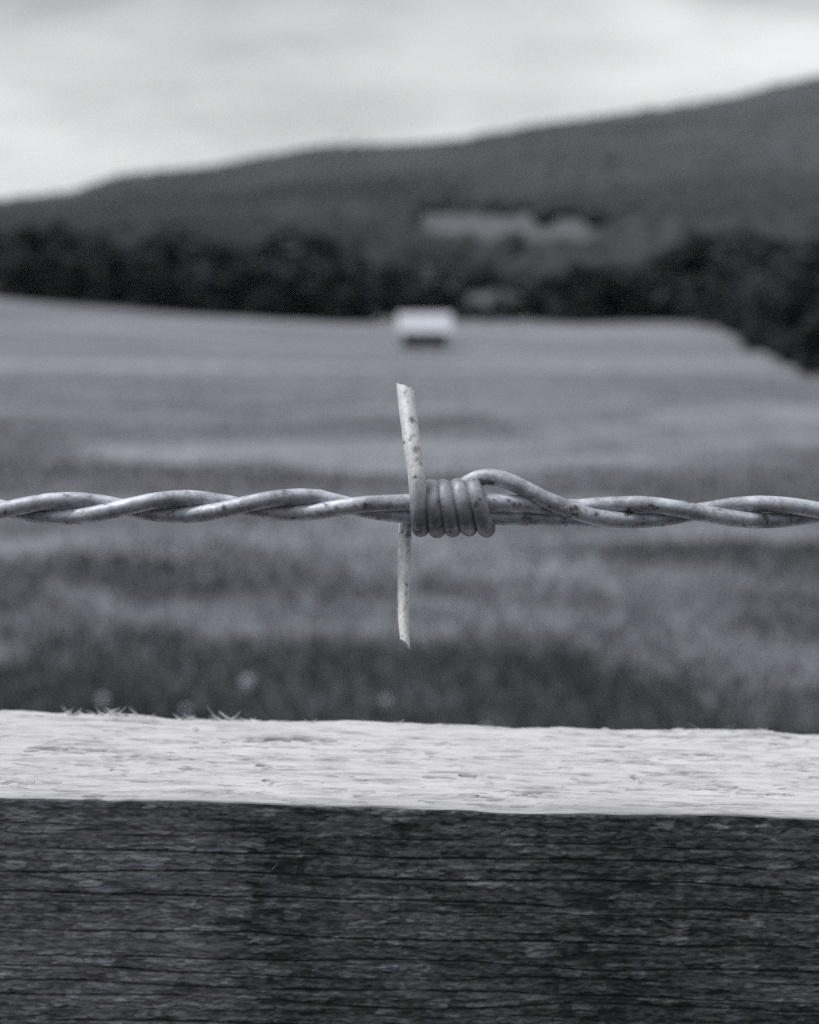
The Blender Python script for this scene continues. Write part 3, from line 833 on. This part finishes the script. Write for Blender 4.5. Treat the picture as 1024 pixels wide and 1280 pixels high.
# ------------------------------------------------------------------ shed in the field
def box(x0, x1, y0, y1, z0, z1):
    v = np.array([(x, y, z) for x in (x0, x1) for y in (y0, y1) for z in (z0, z1)], float)
    f = np.array([(0, 1, 3, 2), (4, 6, 7, 5), (0, 4, 5, 1), (2, 3, 7, 6), (0, 2, 6, 4), (1, 5, 7, 3)])
    return v, f
def join(parts):
    V_, F_, o_ = [], [], 0
    for v, f in parts: V_.append(v); F_.append(f + o_); o_ += len(v)
    return np.vstack(V_), np.vstack(F_)
DS = depth_on_field(531, 436)
xs_ = (531 - CX) / F * DS; zs = float(terrain(xs_, DS + 1)) - .05
u = DS / F
HW = 28 * u; EV = 21.5 * u; RI = 43.5 * u; DP = 5.0; OH = 6 * u
shed = empty('field_shed', (xs_, DS + DP * .2, zs))
tag(shed, 'small low shed with bright pale roof and dark walls standing in the far meadow', 'shed')
PALE = m_plain('pale_roof_sheet', .46, .5, 3, .10); DARKW = m_plain('dark_boards', .085, .8, 3, .3); FRAME = m_plain('grey_trim', .10, .7, 3, .2)
wallv, wallf = box(-HW, HW, 0, DP, -.3, EV + .02)
gv = np.array([(s_ * (HW - .001), y, z) for s_ in (-1, 1) for (y, z) in ((0, EV + .02), (DP, EV + .02), (DP / 2, RI - .25))])
V_, F_ = wallv, wallf
o1 = mesh_obj('wall', V_, F_, DARKW, shed, False)
for s_ in (-1, 1):
    tri_ = np.array([(s_ * (HW - .001), y, z) for (y, z) in ((0, EV + .021), (DP, EV + .021), (DP / 2, RI - .25))])
    gvv = np.vstack([tri_, tri_ * np.array([.97, 1, 1])])
    mesh_obj('gable', gvv, [np.array([(0, 1, 2), (3, 5, 4)]), np.array([(0, 3, 4, 1), (1, 4, 5, 2), (2, 5, 3, 0)])], DARKW, shed, False)
# two roof slopes with corrugation, real thickness
rvs = []
nx_ = 60
for side in (0, 1):
    for x in np.linspace(-HW - OH, HW + OH, nx_ + 1):
        cor = .035 * math.sin(x * 14)
        for dz in (0, -.09):
            if side == 0: pts = [(-.5, EV - .06), (DP / 2, RI)]
            else: pts = [(DP + .5, EV - .06), (DP / 2 + .002, RI)]
            for (y, z_) in pts: rvs.append((x, y, z_ + dz + cor))
rfs = []
for side in (0, 1):
    b0 = side * (nx_ + 1) * 4
    for k in range(nx_):
        a = b0 + k * 4; b = a + 4
        rfs += [(a, b, b + 1, a + 1), (a + 2, a + 3, b + 3, b + 2), (a, a + 2, b + 2, b), (a + 1, b + 1, b + 3, a + 3)]
    a = b0; rfs.append((a, a + 1, a + 3, a + 2)); a = b0 + nx_ * 4; rfs.append((a, a + 2, a + 3, a + 1))
mesh_obj('roof', np.array(rvs), np.array(rfs), PALE, shed, False)
v, f = join([box(-.9, .9, -.06, -.004, -.1, EV - .28)]); door = mesh_obj('door', v, f, FRAME, shed, False)

# pale house high among the trees
DH = 700.0
xh = (781 - CX) / F * DH; zh = float(terrain(xh, DH))
zt = CAMZ + (HOR - 322) / F * DH
house = empty('hillside_house', (xh, DH, zh))
hh = max(zt - zh, 4.5)
tag(house, 'tiny pale house showing as a blurred spot among the trees on the right hillside', 'house')
v, f = box(-3.6, 3.6, -3, 3, -1, hh); mesh_obj('wall', v, f, m_plain('pale_render', .55, .8, 1, .08), house, False)
v = np.array([(-4, -3.5, hh + .01), (4, -3.5, hh + .01), (4, 3.5, hh + .01), (-4, 3.5, hh + .01), (-4, 0, hh + 2.2), (4, 0, hh + 2.2)])
mesh_obj('roof', v, [np.array([(0, 1, 5, 4), (2, 3, 4, 5), (0, 3, 2, 1)]), np.array([(0, 4, 3), (1, 2, 5)])], m_plain('roof_tiles', .22, .8, 1, .2), house, False)

# ------------------------------------------------------------------ grass: one mass
rgz = np.random.default_rng(55)
nb = 90000
D = 1.0 / rgz.uniform(1 / 45.0, 1 / 2.6, nb)
x = rgz.uniform(-1, 1, nb) * (.36 * D + .5)
dens = fbm(x * 1.3 + 20, D * 1.3 + 20, 6, 3); dn2 = fbm(x / D * 5 + 9, np.log(D) * 7, 2, 3)
dens = .5 * dens + .5 * lush(x, D)
k = rgz.random(nb) < np.clip((dens - .15) * 1.8, .05, 1); x, D = x[k], D[k]; dens = dens[k]; nb = len(x)
zt = terrain(x, D)
h = rgz.uniform(.02, .055, nb) * (.6 + .9 * dens) * (1 + .02 * D); wdt = rgz.uniform(.002, .0045, nb) * (1 + D * .10)
a = rgz.uniform(0, 6.28, nb); lx, ly = rgz.normal(0, .35, nb) * h, rgz.normal(0, .35, nb) * h
P0 = np.stack([x - np.cos(a) * wdt, D - np.sin(a) * wdt, zt - .01], 1); P1 = np.stack([x + np.cos(a) * wdt, D + np.sin(a) * wdt, zt - .01], 1)
P2 = np.stack([x + lx * .45 + np.cos(a) * wdt * .7, D + ly * .45 + np.sin(a) * wdt * .7, zt + h * .6], 1); P3 = np.stack([x + lx * .45 - np.cos(a) * wdt * .7, D + ly * .45 - np.sin(a) * wdt * .7, zt + h * .6], 1)
P4 = np.stack([x + lx, D + ly, zt + h], 1)
GV = np.stack([P0, P1, P2, P3, P4], 1).reshape(-1, 3); b5 = np.arange(nb)[:, None] * 5
sh = np.repeat(np.clip(.75 - .75 * lush(x, D) + .9 * (fbm(x * .8 + 60, D * .8 + 60, 9, 3) - .5) + .12 * rgz.normal(size=nb), 0, 1), 5)
grass = mesh_obj('grass', GV, [b5 + np.array([[0, 1, 2, 3]]), b5 + np.array([[3, 2, 4]])], m_leaf('grass_blades', .13, .24, .8), None, False, {'shade': sh})
tag(grass, 'blurred short grass of the meadow beyond the rail', 'grass', kind='stuff')

# ------------------------------------------------------------------ pale seed heads among the near grass
HEADM = m_plain('seed_fluff', .62, .9, 40, .08); STEM = m_plain('stem', .12, .7, 30, .2)
def seed_head():
    root = empty('seed_head', (0, 0, 0))
    st = catmull([(0, 0, -.02), (.006, .004, .08), (.002, .0, .16), (0, 0, .22)], 6)
    v, f, _ = tube(st, .0022, 8, cap=False); mesh_obj('stem', v, f[0], STEM, root)
    r = np.random.default_rng(8); V_ = []; F_ = []
    n_ = 150
    for k in range(n_):
        zz = 1 - 2 * (k + .5) / n_; a_ = k * 2.39996; q_ = math.sqrt(1 - zz * zz)
        d = np.array([q_ * math.cos(a_), q_ * math.sin(a_), zz]); t1 = np.cross(d, [.3, .5, .8]); t1 /= np.linalg.norm(t1); t2 = np.cross(d, t1)
        c = np.array([0, 0, .236]); R_ = .019 * r.uniform(.9, 1.06)
        b0 = len(V_); V_ += [tuple(c + d * .003), tuple(c + d * R_ + t1 * .0006), tuple(c + d * R_ - t1 * .0006)]
        F_.append((b0, b0 + 1, b0 + 2))
        for m in range(5):
            an = m * 1.2566; e = (math.cos(an) * t1 + math.sin(an) * t2) * .0034 + d * .001; s2 = np.cross(d, e); s2 = s2 / np.linalg.norm(s2) * .0007
            b0 = len(V_); V_ += [tuple(c + d * R_ - s2), tuple(c + d * R_ + s2), tuple(c + d * R_ + e)]; F_.append((b0, b0 + 1, b0 + 2))
    mesh_obj('fluff', np.array(V_), np.array(F_), HEADM, root, False)
    return root
sh0 = seed_head()
heads = [(310, 852, 'pale round seed head, brightest blurred disc just above the splintered left part of the rail'),
         (484, 858, 'pale blurred seed head below and left of the lower barb point, close above the rail'),
         (607, 881, 'pale blurred seed head touching the rail top line right of the barb'),
         (128, 850, 'faint pale seed head at the left side of the near grass above the rail'),
         (232, 856, 'faint pale seed head between the brightest one and the leftmost one'),
         (568, 752, 'lone pale seed head higher in the grass, just right of the lower barb point'),
         (916, 878, 'faint pale seed head nearest the right end of the rail')]
for k, (px, py, lab) in enumerate(heads):
    o = sh0
    if k:
        o = sh0.copy(); COL.objects.link(o)
        for c in list(sh0.children):
            c2 = c.copy(); COL.objects.link(c2); c2.parent = o
    # stand it so that its head shows at that place: march out until the ground is one head-height lower
    Ds = np.linspace(2.5, 30, 3000); p = at(px, py, Ds); gz = terrain(p[:, 0], Ds)
    i_ = int(np.argmax(gz + .236 > p[:, 2])); D_ = Ds[i_]; p_ = p[i_]
    o.location = (p_[0], D_, float(gz[i_])); o.rotation_euler = (0, 0, k * 1.1)
    sc_ = (1.1, .85, .75, .75, .7, .75, .65)[k] * (D_ / 4.5)
    o.scale = (sc_,) * 3
    o.location.z = p_[2] - .236 * sc_ if abs(sc_ - 1) > .01 else o.location.z
    o.location.z = max(min(o.location.z, float(gz[i_]) + .02 * sc_), float(gz[i_]) - .05)
    tag(o, lab, 'seed head', 'pale seed heads in the near grass')

# ------------------------------------------------------------------ a little air between the fence and the hill
hz = bpy.data.materials.new('haze_air'); hz.use_nodes = True
hn = hz.node_tree; hn.nodes.remove(hn.nodes['Principled BSDF'])
pv = hn.nodes.new('ShaderNodeVolumePrincipled'); pv.inputs['Density'].default_value = 0.000022
pv.inputs['Color'].default_value = (.90, .95, 1.0, 1); pv.inputs['Anisotropy'].default_value = .2
hn.links.new(pv.outputs[0], hn.nodes['Material Output'].inputs['Volume'])
bz = min(-30.0, min(v.co.z for v in field.data.vertices) - 1, min(v.co.z for v in hill.data.vertices) - 1)
tz = max(v.co.z for v in hill.data.vertices) + 60
v, f = box(-3100, 3100, -500, 4400, bz, tz)
haze = mesh_obj('haze', v, f, hz, None, False); tag(haze, kind='stuff')
haze['label'] = 'thin pale air softening the far hillside'
